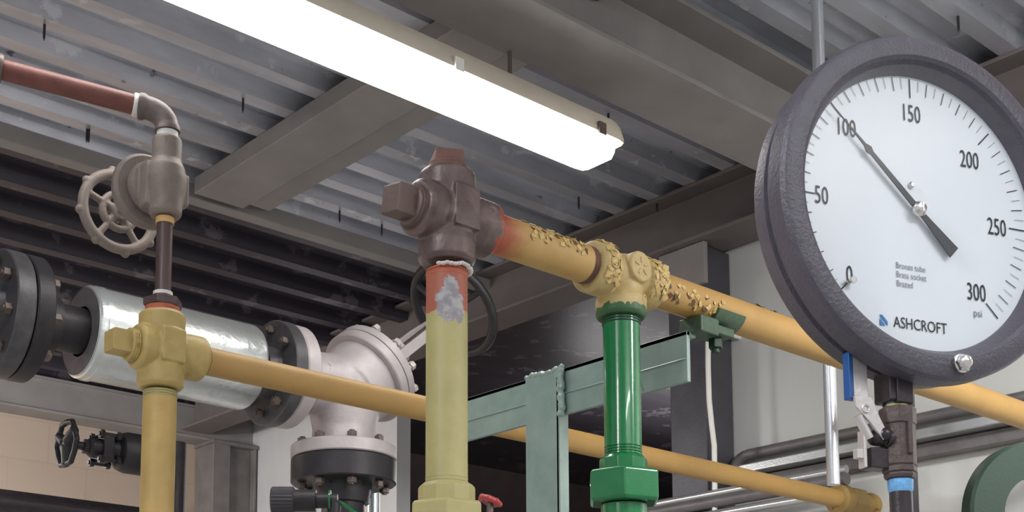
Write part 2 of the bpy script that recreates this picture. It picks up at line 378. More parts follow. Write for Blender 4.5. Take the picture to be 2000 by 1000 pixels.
# column at the opening
y0 = onplane(1380, 800, 0, XR - .14).y; y1 = onplane(1309, 800, 0, XR - .14).y
mb = MB(); mb.bb((XR - .14, y0, 0), (XR - .002, y1, ZB + .018))
struct(mb, 'column_front', 'darkcolumn', bev=.004)
struct(MB().bb((XR - .16, y0 - .02, ZB - .12), (XR - .141, y1 + .02, ZB + .018)), 'column_cap', 'beam', bev=.002)

# ---------------------------------------------------------------- right wall fittings
def ybar(name, m, label, cat, p_a, p_b, r=None, box=None, dx=.0, group=None):
    pass
def wallrail(pxa, pya, pxb, x):          # both ends on the plane X = x
    return onplane(pxa, pya, 0, x), onplane(pxb, pya, 0, x)
# girt: bright ledge running along the wall, a shade strip below it
g = onplane(1850, 838, 0, XR - .09)
mb = MB(); mb.bb((XR - .10, -2.4, g.z - .014), (XR - .002, y0 - .03, g.z + .014))
o = mb.done('wall_girt', 'rail', bev=.004); tag(o, 'bright galvanised ledge running along the grey right wall behind the valve', 'ledge')
mb = MB(); mb.bb((XR - .05, -2.4, g.z - .055), (XR - .001, y0 - .03, g.z - .016))  # dark strip put in for the shade below the ledge
o = mb.done('ledge_shade', 'raildark', bev=.003); tag(o, 'dark strip standing in for shade under the bright ledge on the right wall', 'shade strip')
g2 = onplane(1560, 897, 0, XR - .03)
yh = onplane(1462, 915, 0, XR - .03).y
mb = MB(); mb.tube([V((XR - .03, y, g.z + .060)) for y in (-2.4, 0, yh)], .018)
mb.tube(arc(V((XR - .03, yh, g.z + .0)), EZ, EY, .06, 0, pi / 2, 6), .018)
o = mb.done('cable_hose', 'raildark'); tag(o, 'thick grey hose lying along the wall above the bright ledge', 'hose')
for k, (px, py, r, m, lab) in enumerate([(1480, 948, .012, 'rail', 'bright thin conduit passing just under the long lower yellow pipe'), (1480, 965, .020, 'raildark', 'grey conduit second down below the lower yellow pipe'), (1480, 990, .014, 'rail', 'pale conduit lowest on the right wall by the bottom edge')]):
    p = onplane(px, py, 0, XR - .16)
    mb = MB(); mb.tube([V((XR - .16, y, p.z)) for y in (onplane(1655, py, 0, XR - .16).y, y0, y1 + .2)], r)
    o = mb.done('wall_conduit', m); tag(o, lab, 'conduit')
# grey strut behind the gauge pipe, standing against the wall
p = onplane(1792, 850, 0, XR - .2); q = onplane(1772, 850, 0, XR - .2)
mb = MB(); mb.bb((XR - .25, p.y, 0), (XR - .205, q.y, ZD - .002)); o = mb.done('wall_strut', 'darkcolumn', bev=.003)
tag(o, 'dark upright strut against the wall directly behind the gauge valve', 'strut')
# white vertical conduit
p = at(1628, 947, 2.86)
mb = MB(); mb.tube([V((p.x, p.y, z)) for z in (p.z, 2.4, 3.0, ZD + .0)], .0142, 20)
o = mb.done('vertical_conduit', 'emt'); tag(o, 'white vertical conduit dropping from the ceiling behind the gauge', 'conduit')
# thin white cable hanging from the clamp
pts = [at(1383 + dx, y, 4.07) for dx, y in ((0, 668), (0, 715), (2, 780), (7, 830), (12, 870), (13, 930), (13, 1040))]
pts = [V((XR - .001, pts[0].y, pts[0].z + .05)), V((XR - .05, pts[0].y, pts[0].z + .05)), V((pts[0].x + .03, pts[0].y, pts[0].z + .04))] + pts + [V((pts[-1].x, pts[-1].y, 0))]
mb = MB(); mb.tube(pts, .0085, 10); o = mb.done('hanging_cable', 'white'); tag(o, 'thin white cable hanging beside the dark column at the opening', 'cable')

# ---------------------------------------------------------------- lamp
za = CZ + 1.435
pa = onplane(1145, 338, 2, za); pb = onplane(1212, 292, 2, za)
lw = .130; xe = pa.x - .01; yc = pa.y - .84 * lw / 2; xs = xe - 1.62
lamp = thing('ceiling_lamp', 'long lit white strip lamp hanging under the metal deck', 'lamp', (xe, yc, za))
def capsule(w, n=8):          # end outline with rounded corners
    return None
def hull(mb, x0, x1, prof):   # prof: (half width, z) closed cross section, ends rounded in
    rings = []
    for x, k in ((x0, .86), (x0 + .02, 1), (x1 - .03, 1), (x1 - .008, .93), (x1, .72)):
        rings.append([V((x, a * k, b)) for a, b in prof])
    mb.rings(rings)
h = lw / 2
dif = [(-h * .84, 0), (h * .84, 0), (h * .95, .008), (h, .028), (h, .036), (-h, .036), (-h, .028), (-h * .95, .008)]
mb = MB(); hull(mb, xs - xe, 0, dif); mb.done('diffuser', 'tube', lamp, ang=50)
hou = [(-h * 1.10, .0365), (h * 1.10, .0365), (h * 1.10, .046), (h * .92, .078), (h * .7, .098), (-h * .7, .098), (-h * .92, .078), (-h * 1.10, .046)]
mb = MB(); hull(mb, xs - xe - .02, .024, hou); mb.done('housing', 'lampbody', lamp, ang=50)
for x in (-.07, -.52, -.98, -1.4):
    for s in (-1, 1):
        mb = MB(); mb.bb((x - .012, s * h * 1.15 - .004, .028), (x + .012, s * h * 1.15 + .004, .058)); mb.done('clip', 'boltsteel' if x > -.1 else 'white', lamp, bev=.001)
for x in (-.3, -1.2):
    mb = MB(); mb.cyl((x, 0, .097), EZ, .005, ZD - za - .097 - .001, 8); mb.done('hanger', 'boltsteel', lamp)

# ---------------------------------------------------------------- deck screws
scr = [(75, 70, 'ceiling screw above the brown pipe at the upper left'), (170, 262, 'ceiling screw just under the brown pipe'), (147, 284, 'ceiling screw second under the brown pipe, lower left'),
       (461, 212, 'ceiling screw right of the brown elbow'), (648, 430, 'ceiling screw left of the brown square plug'), (727, 458, 'ceiling screw close below the brown square plug'),
       (1188, 232, 'ceiling screw behind the end of the lit lamp'), (1089, 413, 'ceiling screw above the yellow tee'), (1871, 42, 'ceiling screw above the gauge'), (1247, 416, 'ceiling screw between the yellow tee and the lamp end')]
for px, py, lab in scr:
    p = onplane(px, py - 10, 2, ZD)
    fl = ((p.y + 2.6) % .1524)
    if fl > .052: p.y += -(fl - .03)
    mb = MB(); mb.cyl((p.x, p.y, ZD - .034), EZ, .0035, .035, 8); mb.lathe((p.x, p.y, ZD - .044), EZ, [(.0004, 0), (.0035, .01)], 8)
    o = mb.done('ceiling_screw', 'black'); tag(o, lab, 'screw', 'screws through the metal deck')

# ---------------------------------------------------------------- pipe fittings
def square_plug(o, d, m, parent, s=.030, hl=.042, ph=pi / 4, lab=None):
    """square-headed plug: collar with threads, square head"""
    o = V(o); d = V(d)
    mb = MB(); mb.lathe(o, d, [(.030, 0), (.031, .003), (.029, .005), (.031, .007), (.029, .009), (.030, .012), (.026, .015)], 32)
    mb.prism(o + d * (hl * .3), d, s, hl, 4, ph, .004)
    return mb.done('square_plug', m, parent, bev=.002, label=lab)
def cross_body(mb, arms, up=.075, rb=.0395, rh=.042, pads=True):
    for d, l in arms:
        mb.lathe(d * -.005, d, [(rb, 0), (rb, l * .45), (rh, l * .62), (rh, l - .006), (rh - .006, l)], 40)
    mb.ball((0, 0, 0), rb * 1.16)
    if pads:
        for s in (-1,): mb.box((0.004, s * rb * .86, 0.004), (.046, rb * .5, .062))
def nipple_threads(mb, o, d, r, n=3, p=.005):
    mb.lathe(o, d, [(r * .97, 0)] + [x for k in range(n) for x in ((r * 1.015, k * p + .001), (r * 1.015, k * p + .0025), (r * .955, k * p + .0035), (r * .955, k * p + p))] , 36)

# --- middle riser
Mc = at(873, 424, 1.85)
R2 = .0302
cr = thing('pipe_cross', 'brown painted steel pipe cross with square plugs atop the patched riser', 'pipe fitting', Mc)
mb = MB(); cross_body(mb, [(EX, .088), (-EX, .066), (EZ, .073), (-EZ, .078)]); mb.done('body', 'cross', cr, remesh=.0019, smooth=4)
square_plug(EZ * .066, EZ, 'rustbrown', cr, .030, .024, ph=.30, lab='reddish square plug on top')
square_plug(-EX * .058, -EX, 'castbrown', cr, .0295, .036, ph=.62, lab='brown square plug on the side')
mb = MB()
for k in range(16):
    a = -2.6 + k * .17; mb.ball((cos(a) * .034, sin(a) * .034, -.081 + random.uniform(-.002, .002)), .0045, (1, 1, .6))
mb.done('sealant', 'sealant', cr, label='white sealant beads under the lower hub')
ri = thing('riser_pipe', 'pale yellow riser pipe with bared orange and grey patches at the top', 'pipe', Mc)
mb = MB(); zb = at(873, 946, 1.85).z - Mc.z
mb.cyl((0, 0, zb), EZ, R2, -.088 - zb, 48); mb.done('pipe', 'riser', ri)
mb = MB(); nipple_threads(mb, (0, 0, -.094), EZ, R2, 3, .004); mb.done('upper_thread', 'orangerust', ri, label='orange threads under the cross')
mb = MB(); nipple_threads(mb, (0, 0, zb - .004), EZ, R2, 3); mb.done('lower_thread', 'paleyellow', ri)
def union(name, label, loc, m, r1, rn, hn, zc, lower, mlow, hexph=0, floor=True):
    """collar, hexagon nut, tail piece; loc is the top of the collar"""
    u = thing(name, label, 'pipe fitting', loc)
    mb = MB(); mb.lathe((0, 0, -zc - .004), EZ, [(r1, 0), (r1, zc - .002), (r1 - .005, zc + .004)], 10, ph=.2); mb.done('collar', m, u, bev=.0015, ang=50)
    mb = MB(); mb.prism((0, 0, -zc - hn), EZ, rn, hn, 6, hexph, .004); mb.done('hexagon_nut', m, u, bev=.002, ang=25)
    mb = MB(); mb.lathe((0, 0, -zc - hn - .05), EZ, [(r1 * .95, 0), (r1 * .95, .048)], 32); mb.cyl((0, 0, -(loc.z)), EZ, lower, loc.z - zc - hn - .049, 36); mb.done('tail_pipe', mlow, u)
    return u
union('pipe_union', 'pale yellow pipe union under the patched riser', Mc + V((0, 0, zb)), 'paleyellow', .041, .056, .05, .028, R2, 'paleyellow', .35)

# --- upper yellow header
hd = along(Mc, EX, 1140)
h0 = Mc + EX * .086
tee = along(Mc, EX, 1212); rT = .0302
pipe1 = thing('header_pipe', 'upper yellow pipe between the brown cross and the flaking tee', 'pipe', h0)
L1 = (tee - h0).x - .075
mb = MB(); mb.cyl((0, 0, 0), EX, rT, L1 - .016, 48); mb.done('pipe', 'sprayed', pipe1)
mb = MB(); nipple_threads(mb, (L1 - .0165, 0, 0), EX, rT, 4, .0045); mb.done('thread', 'rustbrown', pipe1, label='brown bare threads next to the tee')
def flakes(parent, name, m, n, x0, x1, a0, a1, r, size, axis='X', lift=.3):
    mb = MB()
    for i in range(n):
        x = random.uniform(x0, x1); a = random.uniform(a0, a1); s = size * random.uniform(.5, 1.3)
        e = V((0, cos(a), sin(a))); t = V((0, -sin(a), cos(a))); ax = EX
        p = ax * x + e * (r + .0003)
        th = random.uniform(0, 6.28); u = ax * cos(th) + t * sin(th); v = e.cross(u)
        lift_ = e * s * random.uniform(.1, lift)
        A, B, C_, D_ = p - u * s * .5 - v * s * .3, p + u * s * .5 - v * s * .2, p + u * s * .3 + v * s * .4 + lift_, p - u * s * .4 + v * s * .3 + lift_ * .6
        tk = e * .0006
        mb.rings([[q for q in (A, B, C_, D_)], [q + tk for q in (A, B, C_, D_)]])
    o = mb.done(name, m, parent, ang=10); o['kind'] = 'stuff'; return o
AN0, AN1 = pi + .1, pi + 1.9   # around the pipe: side facing the camera (-y) from mid to under
flakes(pipe1, 'flaking_paint', 'flake', 46, .05, L1 - .03, pi * .5, pi * 1.02, rT, .010)
flakes(pipe1, 'paint_chip', 'flakedark', 14, .07, L1 - .03, pi * .55, pi * 1.0, rT - .0004, .009, lift=.12)
# tee
tt = thing('pipe_tee', 'yellow pipe tee with flaking raised lettering above the green riser', 'pipe fitting', tee)
mb = MB()
for s in (-1, 1): mb.lathe((0, 0, 0), EX * s, [(.034, 0), (.034, .034), (.0415, .04), (.0425, .044), (.0425, .072), (.038, .078)], 40)
mb.lathe((0, 0, 0), -EZ, [(.034, 0), (.035, .03), (.041, .040), (.042, .046), (.042, .066), (.038, .072)], 40)
mb.ball((0, 0, 0), .038)
mb.lathe((.006, -.020, .008), -EY, [(.026, 0), (.026, .019), (.024, .0215)], 32)
mb.done('body', 'tee', tt, remesh=.0019, smooth=3)
flakes(tt, 'flaking_paint', 'flake', 70, -.072, -.042, pi * .55, pi * 1.25, .0425, .010)
flakes(tt, 'flaking_paint', 'flake', 70, .042, .074, pi * .55, pi * 1.25, .0425, .010)
for x0 in (-.058, .058):
    for a, k in ((2.35, .008), (2.75, .006), (3.2, .008)):
        e = V((0, cos(a), sin(a))); mb = MB(); mb.torus(V((x0, 0, 0)) + e * .0428, e, k, .0018, 20, 8); mb.done('raised_letter', 'teeyellow', tt)
for a in range(5):
    th = a * 1.257 + .4; mb = MB(); mb.box((.006 + cos(th) * .011, -.0415, .008 + sin(th) * .011), (.010, .003, .0035), Matrix.Rotation(-th, 3, 'Y')); mb.done('raised_mark', 'teeyellow', tt, bev=.0006)
e = V((.35, -.93, 0)).normalized(); mb = MB(); mb.torus(V((0, 0, -.045)) + e * .041, e, .007, .0016, 20, 8); mb.done('raised_letter', 'teeyellow', tt)
# header right part
h2 = tee + EX * .073
pipe2 = thing('header_pipe', 'upper yellow pipe running from the flaking tee behind the gauge', 'pipe', h2)
L2 = XR - h2.x - .002
mb = MB(); mb.cyl((0, 0, 0), EX, rT, L2, 48); mb.done('pipe', 'yellow', pipe2)
mb = MB(); nipple_threads(mb, (-.004, 0, 0), EX, rT + .001, 2, .004); mb.done('thread', 'rustbrown', pipe2)
flakes(pipe2, 'flaking_paint', 'flake', 26, .02, .17, pi * .95, pi * 1.25, rT, .010)
flakes(pipe2, 'paint_chip', 'flakedark', 16, .01, .17, pi * 1.0, pi * 1.25, rT - .0004, .010, lift=.2)
flakes(pipe2, 'paint_chip', 'flakedark', 10, .26, .36, pi * .42, pi * .62, rT - .0002, .012, lift=.5)
flakes(pipe2, 'paint_chip', 'flakedark', 12, .46, .62, pi * 1.05, pi * 1.25, rT - .0004, .008, lift=.2)

# --- green riser
gp = thing('riser_pipe', 'glossy green riser pipe hanging from the flaking yellow tee', 'pipe', tee)
zg = along(tee, -EZ, 0) if False else None
Dg = (tee - CAM).dot(FH); zg = at(1203, 892, Dg).z - tee.z
mb = MB(); mb.cyl((0, 0, zg + .016), EZ, R2, -.069 - zg - .016, 48); mb.done('pipe', 'green', gp)
mb = MB(); nipple_threads(mb, (0, 0, zg), EZ, R2, 4, .0045); mb.done('lower_thread', 'green', gp)
mb = MB(); nipple_threads(mb, (0, 0, -.083), EZ, R2 + .001, 3, .0045); mb.done('upper_thread', 'greendark', gp, label='dark green threads under the tee')
union('pipe_union', 'green pipe union with a large hexagon nut under the green riser', tee + V((0, 0, zg)), 'green', .039, .062, .052, .026, R2, 'green', .25)

# --- green bracket
cl = along(tee, EX, 1395)                       # where the clamp sits on the header
Dc = (cl - CAM).dot(FH)
b0 = onplane(1341, 645, 0, cl.x - .085); b1 = onplane(1341, 745, 0, cl.x - .085)
br = thing('support_bracket', 'green painted steel bracket carrying the upper yellow pipe', 'bracket', (b0.x, b0.y, 0))
zt_, zb_ = b0.z, b1.z
lb = onplane(893, 800, 0, b0.x).y - b0.y
mb = MB(); mb.bb((0, 0, zb_), (.009, lb, zt_)); mb.bb((0, 0, zt_ - .009), (.025, lb, zt_)); mb.done('beam', 'greenframe', br, bev=.0015)
mb = MB(); mb.tube([V((-.001, y, zb_ + (zt_ - zb_) * .45)) for y in (0.004, .06, .20, lb - .01)], .0014, 6)
mb.tube([V((-.001, .10, zb_ + .005)), V((-.001, .13, zt_ - .02))], .0014, 6); mb.done('drip_line', 'greenframe', br)
pz0 = onplane(1026, 780, 0, b0.x - .012).y - b0.y; pz1 = onplane(1091, 780, 0, b0.x - .012).y - b0.y
mb = MB(); mb.bb((-.012, pz1, 0), (-.001, pz0, zt_ - .004)); mb.bb((-.012, pz1 - .002, 0), (.012, pz1 + .007, zt_ - .018)); mb.done('post', 'greenframe', br, bev=.0015)
mb = MB()
for k in range(26):
    t = k / 25; mb.ball((-.010, pz1 - .004 + random.uniform(-.003, .002), zb_ + (zt_ - zb_) * t), random.uniform(.005, .009), (.8, 1, .8))
for k in range(18):
    t = k / 17; mb.ball((-.008, pz1 + (pz0 - pz1) * t, zt_ - .002 + random.uniform(-.003, .003)), random.uniform(.004, .007))
mb.done('weld', 'greenframe', br, remesh=.002, label='lumpy green weld bead')
# clamp: block, saddle strap round the pipe, bolt with nut
ck = thing('pipe_clamp', 'green clamp holding the upper yellow pipe at the end of the bracket', 'clamp', cl)
mb = MB(); pts = [(cos(a) * (rT + k), sin(a) * (rT + k)) for k, rng in ((.0005, range(0, 13)), (.008, range(12, -1, -1))) for a in [pi + .35 + i * (pi - .25) / 12 for i in rng]]
mb.extr(V((-.03, 0, 0)), EY, EZ, EX, pts, .075); mb.done('saddle', 'greenclamp', ck, bev=.001)
mb = MB(); mb.bb((-.074, -.030, -.062), (-.025, .02, -.0315)); mb.bb((-.03, -.028, -.056), (.02, .018, -.0395)); mb.done('block', 'greenclamp', ck, bev=.003)
mb = MB(); mb.prism((-.005, -.005, -.074), EZ, .013, .022, 6); mb.cyl((-.005, -.005, -.082), EZ, .007, .02, 12); mb.done('bolt', 'greendark', ck, bev=.001)

# --- left riser, cross, lower yellow pipe
Lc = at(315, 686, 2.32)
lc = thing('pipe_cross', 'yellow painted pipe cross with a square plug on the left riser', 'pipe fitting', Lc)
mb = MB(); cross_body(mb, [(EX, .088), (-EX, .058), (EZ, .076), (-EZ, .076)]); mb.done('body', 'fittingyellow', lc, remesh=.0022, smooth=4)
square_plug(-EX * .053, -EX, 'fittingyellow', lc, .028, .038, ph=.78)
lr = thing('riser_pipe', 'plain yellow riser pipe at the left under the yellow cross', 'pipe', (Lc.x, Lc.y, 0))
mb = MB(); mb.cyl((0, 0, 0), EZ, R2, Lc.z - .088, 48); mb.done('pipe', M['tan'], lr)
mb = MB(); nipple_threads(mb, (0, 0, Lc.z - .0885), EZ, R2, 3, .0045); mb.done('thread', 'paleyellow', lr)
lp = Lc + EX * .083
low = thing('cross_pipe', 'long lower yellow pipe running behind the two risers', 'pipe', lp)
en = along(Lc, EX, 1634); L3 = en.x - lp.x
mb = MB(); mb.cyl((0, 0, 0), EX, .0262, L3, 48); mb.done('pipe', 'yellow', low)
mb = MB(); nipple_threads(mb, (-.002, 0, 0), EX, .0268, 3, .004); mb.done('thread', 'fittingyellow', low)
un = thing('pipe_coupling', 'aged brass union ending the lower yellow pipe below the gauge valve', 'pipe fitting', en)
mb = MB(); mb.lathe((-.002, 0, 0), EX, [(.030, 0), (.042, .006), (.044, .03), (.040, .05)], 40); mb.done('collar', 'brass', un)
mb = MB(); mb.prism((.048, 0, 0), EX, .046, .06, 6, .3, .004); mb.done('hexagon_nut', 'brass', un, bev=.002, ang=25)
mb = MB(); mb.lathe((.106, 0, 0), EX, [(.03, 0), (.03, .05), (.036, .052), (.038, .06), (.036, .075), (.03, .078)], 40); mb.cyl((.18, 0, 0), EX, .027, XR - .002 - en.x - .18, 32); mb.done('tail_pipe', 'brass', un)
# elbow rising behind the gauge pipe
e0 = en + EX * .26
# --- bushing, nipple, globe valve, elbow, brown pipe above the left cross
bu = thing('pipe_bushing', 'dark hexagon bushing with an orange ring on top of the yellow cross', 'pipe fitting', Lc + EZ * .075)
mb = MB(); mb.cyl((0, 0, -.006), EZ, .031, .012, 36); mb.done('ring', 'orangerust', bu, label='bare orange ring')
mb = MB(); mb.prism((0, 0, .006), EZ, .036, .016, 6, .3, .002); mb.lathe((0, 0, .021), EZ, [(.021, 0), (.019, .008)], 24); mb.done('hexagon', 'darkpipe', bu, bev=.0015)
mb = MB(); mb.cyl((0, 0, .0285), EZ, .0175, .007, 24); mb.done('tape', 'tape', bu)
zv = at(318, 424, 2.32).z
nz = Lc.z + .110
nip = thing('pipe_nipple', 'short dark brown vertical pipe between the bushing and the grey valve', 'pipe', (Lc.x, Lc.y, nz))
mb = MB(); mb.cyl((0, 0, 0), EZ, .0145, zv - nz, 28); mb.done('pipe', 'darkpipe', nip)
mb = MB(); mb.cyl((0, 0, zv - nz - .014), EZ, .0168, .012, 28); mb.done('tape', 'tanring', nip, label='tan thread tape')
ztop = at(318, 270, 2.32).z
zc_ = at(318, 352, 2.32).z
gv = thing('globe_valve', 'dusty grey globe valve with a lobed handwheel above the yellow cross', 'valve', (Lc.x, Lc.y, zc_))
mb = MB(); lo = zv - zc_; hi = ztop - zc_
mb.lathe((0, 0, lo), EZ, [(.026, 0), (.030, .006), (.031, .035), (.034, .05), (.036, -lo), (.034, hi - lo - .06), (.027, hi - lo - .045), (.027, hi - lo - .005), (.024, hi - lo)], 32)
mb.lathe((0, 0, 0), EY, [(.032, 0), (.034, .03), (.050, .036), (.052, .05), (.047, .064)], 36)
mb.box((.030, .0, -.015), (.02, .03, .06)); mb.box((-.012, .02, -.01), (.05, .03, .085))
mb.done('body', 'greyvalve', gv, remesh=.0022, smooth=3)
mb = MB(); mb.lathe((0, .060, 0), EY, [(.066, 0), (.072, .006), (.072, .014), (.066, .028), (.046, .048), (.026, .058), (.020, .085), (.016, .09)], 44); mb.done('bonnet', 'greyvalve', gv)
mb = MB(); mb.cyl((0, .14, 0), EY, .007, .075, 16); mb.done('stem', 'boltsteel', gv)
hw = MB(); hy = .19; HR = .074
hw.torus((0, hy, 0), EY, HR, .0105, 80, 12)
for k in range(8): hw.ball((cos(k * pi / 4 + .2) * (HR + .008), hy, sin(k * pi / 4 + .2) * (HR + .008)), .0085)
hw.lathe((0, hy - .012, 0), EY, [(.018, 0), (.018, .03)], 24)
hw.torus((0, hy, 0), EY, .034, .008, 40, 10)
for k in range(5):
    a = k * 2 * pi / 5 + .3; e = V((cos(a), 0, sin(a))); hw.tube([V((0, hy, 0)) + e * .012, V((0, hy, 0)) + e * .04, V((0, hy, 0)) + e * HR], [.010, .007, .0075], 10)
hw.done('handwheel', 'greyvalve', gv, remesh=.0022, smooth=2)
# elbow
el = thing('pipe_elbow', 'dark brown pipe elbow on top of the grey globe valve', 'pipe fitting', (Lc.x, Lc.y, ztop))
pe = at(268, 206, 2.31); pf = at(-2, 134, 2.22)
dirp = (pf - pe).normalized()
lp_ = pe - el.location; top = V((0, 0, lp_.z - dirp.z * lp_.length)); bend = top
A_ = V((0, 0, .012)); q = lp_
ctrl = V((0, 0, (lp_ - dirp * lp_.xy.length).z))
pts = []
n = 14
for i in range(n + 1):
    t = i / n; pts.append(A_ * (1 - t) ** 2 + ctrl * 2 * t * (1 - t) + (q - dirp * .004) * t * t)
rs = [.0235, .0235] + [.0215] * (n - 3) + [.0245, .0245]
mb = MB(); mb.tube(pts, rs[:n + 1], 28); mb.done('body', 'elbow', el)
mb = MB(); mb.cyl((0, 0, -.001), EZ, .0195, .012, 28); mb.done('lower_tape', 'tape', el)
mb = MB(); mb.lathe(q - dirp * .003, dirp, [(.021, 0), (.0215, .002), (.0215, .009), (.0205, .011)], 28); mb.done('side_tape', 'tape', el, label='white thread tape ring')
bp = thing('branch_pipe', 'red brown pipe crossing the upper left corner below the deck', 'pipe', pe)
mb = MB(); ll = (pf - pe).length; mb.cyl(dirp * .008, dirp, .0185, ll - .008 - .004, 32); mb.done('pipe', 'brownpipe', bp)
mb = MB(); mb.lathe(dirp * (ll - .006), dirp, [(.024, 0), (.026, .004), (.026, .05), (.018, .055), (.018, 1.2)], 28); mb.done('coupling', 'boltsteel', bp, label='grey coupling at the frame edge')

# ---------------------------------------------------------------- insulated line with flanges and big valve
Sc = at(310, 681, 3.0)
def sx(px): return along(Sc, EX, px).x
ja, jb = sx(158), sx(484)
RJ = .105
ins = thing('insulated_pipe', 'shiny silver jacketed pipe behind the left yellow cross', 'pipe', (ja, Sc.y, Sc.z))
mb = MB(); mb.lathe((0, 0, 0), EX, [(RJ - .006, -.002), (RJ, .004), (RJ, jb - ja - .012), (RJ - .004, jb - ja - .004), (.058, jb - ja)], 64, False, False); mb.done('jacket', 'silverjacket', ins)
mb = MB(); mb.ring((-.001, 0, 0), EX, RJ - .004, .057, .004); mb.done('end_cap', 'mylar', ins)
mb = MB(); mb.ring((.018, 0, 0), EX, RJ + .0025, RJ - .0005, .012); mb.done('strap', 'silverjacket', ins, label='band strap')
ja2 = sx(24) + .093 - ja; jb2 = sx(546) - .066 - ja
mb = MB(); mb.cyl((ja2, 0, 0), EX, .052, jb2 - ja2, 40); mb.done('carrier_pipe', 'black', ins, label='bare black pipe stub')
def bolts(parent, c, d, R, n, ph, l, m, rb=.013, gap=0, both=True):
    u, v, d = basis(d); c = V(c)
    for k in range(n):
        a = ph + 2 * pi * k / n; p = c + (u * cos(a) + v * sin(a)) * R
        mb = MB(); mb.cyl(p - d * (l / 2), d, rb * .55, l, 12)
        mb.prism(p - d * (l / 2 - .004), d, rb, .014, 6, a)
        if both: mb.prism(p + d * (l / 2 - .018), d, rb, .014, 6, a)
        mb.done('bolt', m, parent, bev=.0008)
def flange(parent, o, d, R, bore, t, hub, hl, m, name='flange'):
    mb = MB(); mb.lathe(o, d, [(R - .003, 0), (R, .003), (R, t - .003), (R - .003, t), (hub * 1.12, t), (hub, t + hl)], 64); return mb.done(name, m, parent, bev=0)
RF = .138
fx = sx(24)
fj = thing('flanged_joint', 'black bolted flange pair at the left edge ending the silver pipe', 'flange', (fx, Sc.y, Sc.z))
flange(fj, (.0015, 0, 0), EX, RF, 0, .040, .064, ja + sx(100) - ja - fx - .043 if False else .05, 'black')
flange(fj, (-.0015, 0, 0), -EX, RF, 0, .042, .066, .05, 'blackgrey').__setitem__('label', 'worn dark grey flange')
mb = MB(); mb.cyl((-.7, 0, 0), EX, .055, .62, 40); mb.done('inlet_pipe', 'black', fj)
bolts(fj, (0, 0, 0), EX, .108, 8, .2, .13, 'boltsteel', .0135)
# right joint + angle valve
gx_ = sx(546)
av = thing('angle_valve', 'large silver painted angle valve with a black handwheel behind the patched riser', 'valve', (gx_, Sc.y, Sc.z))
vb = along(Sc, EX, 682); bx = vb.x - gx_            # body centre
zf = at(665, 876, (vb - CAM).dot(FH)).z - Sc.z       # lower flange top
ax = V((cos(radians(40)), .0, sin(radians(40))))
bc = V((bx + .005, 0, .005))
mb = MB()
mb.lathe((.03, 0, 0), EX, [(.080, 0), (.074, .02), (.078, .06), (.09, bx * .8)], 40)
mb.ball(bc, .108, (1.05, .95, 1))
mb.lathe(bc - ax * .02, ax, [(.106, 0), (.112, .05), (.113, .075)], 44)
mb.lathe((bx - .015, 0, -.02), -EZ, [(.098, 0), (.088, .06), (.082, .09), (.084, -zf - .02)], 40)
mb.done('body', 'silverpaint', av, remesh=.004, smooth=5)
mb = MB(); mb.lathe((0.0015, 0, 0), EX, [(RF - .012, 0), (RF - .008, .004), (RF - .008, .036), (RF - .012, .04), (.08, .042)], 64); mb.done('inlet_flange', 'silverpaint', av)
mb = MB(); mb.lathe(bc + ax * .052, ax, [(.128, 0), (.131, .003), (.131, .026), (.128, .029)], 64); mb.done('bonnet_flange', 'silverpaint', av)
mb = MB(); mb.lathe(bc + ax * .082, ax, [(.131, 0), (.131, .022), (.127, .026), (.075, .03), (.055, .06), (.035, .075), (.03, .11), (.036, .112), (.036, .125), (.012, .13)], 64); mb.done('bonnet', 'silverpaint', av)
bolts(av, bc + ax * .095, ax, .113, 10, .25, .085, 'boltlight', .012)
u_, v_, _ = basis(ax)
hubp = bc + ax * .46
for s in (-1, 1):
    side = (EY * s)
    P0 = bc + ax * .108 + side * .062; P1 = bc + ax * .33 + side * .06; P2 = bc + ax * .375 + side * .03; P3 = bc + ax * .39
    mb = MB(); d1 = (P1 - P0).normalized(); nrm = ax.cross(EY)
    poly = [(-.014, -.005), (.014, -.005), (.014, .005), (-.014, .005)]
    rings = []
    for p, t in ((P0, d1), (P1, (d1 - side * .5).normalized()), (P2, (-side + ax * .4).normalized()), (P3, -side)):
        w_ = nrm; n_ = w_.cross(t).normalized(); rings.append([p + w_ * a + n_ * b for a, b in poly])
    mb.rings(rings); mb.done('yoke', 'silverpaint', av, bev=.001)
mb = MB(); mb.cyl(bc + ax * .2, ax, .011, .30, 16); mb.done('stem', 'boltsteel', av)
hw = MB(); HR2 = .136
hw.torus(hubp, ax, HR2, .013, 64, 12); hw.lathe(hubp - ax * .015, ax, [(.022, 0), (.022, .035)], 24)
whl = hw.done('handwheel', 'black', av)
for k in range(3):
    a = 2 * pi * k / 3 + .9; e = u_ * cos(a) + v_ * sin(a); mb = MB(); mb.tube([hubp + e * .02, hubp + e * .06 - ax * .012, hubp + e * HR2], [.011, .009, .009], 10); mb.done('spoke', 'black', whl)
zl = zf
mb = MB(); RB = .137
mb.lathe((bx - .015, 0, zl - .034), EZ, [(RB - .003, 0), (RB, .003), (RB, .031), (RB - .003, .034)], 64); mb.done('outlet_flange', 'silverpaint', av)
rj = thing('flanged_joint', 'dark companion flange bolted to the inlet of the silver valve', 'flange', (gx_, Sc.y, Sc.z))
flange(rj, (-.0005, 0, 0), -EX, RF - .006, 0, .034, .060, .03, 'blackgrey')
bolts(rj, (0, 0, 0), EX, .104, 8, .2, .115, 'boltsteel', .012)
bj = thing('flanged_joint', 'black flange and pipe bolted under the silver valve', 'flange', (gx_ + bx - .015, Sc.y, Sc.z + zl))
flange(bj, (0, 0, -.0355), -EZ, RB - .001, 0, .062, .066, .05, 'black')
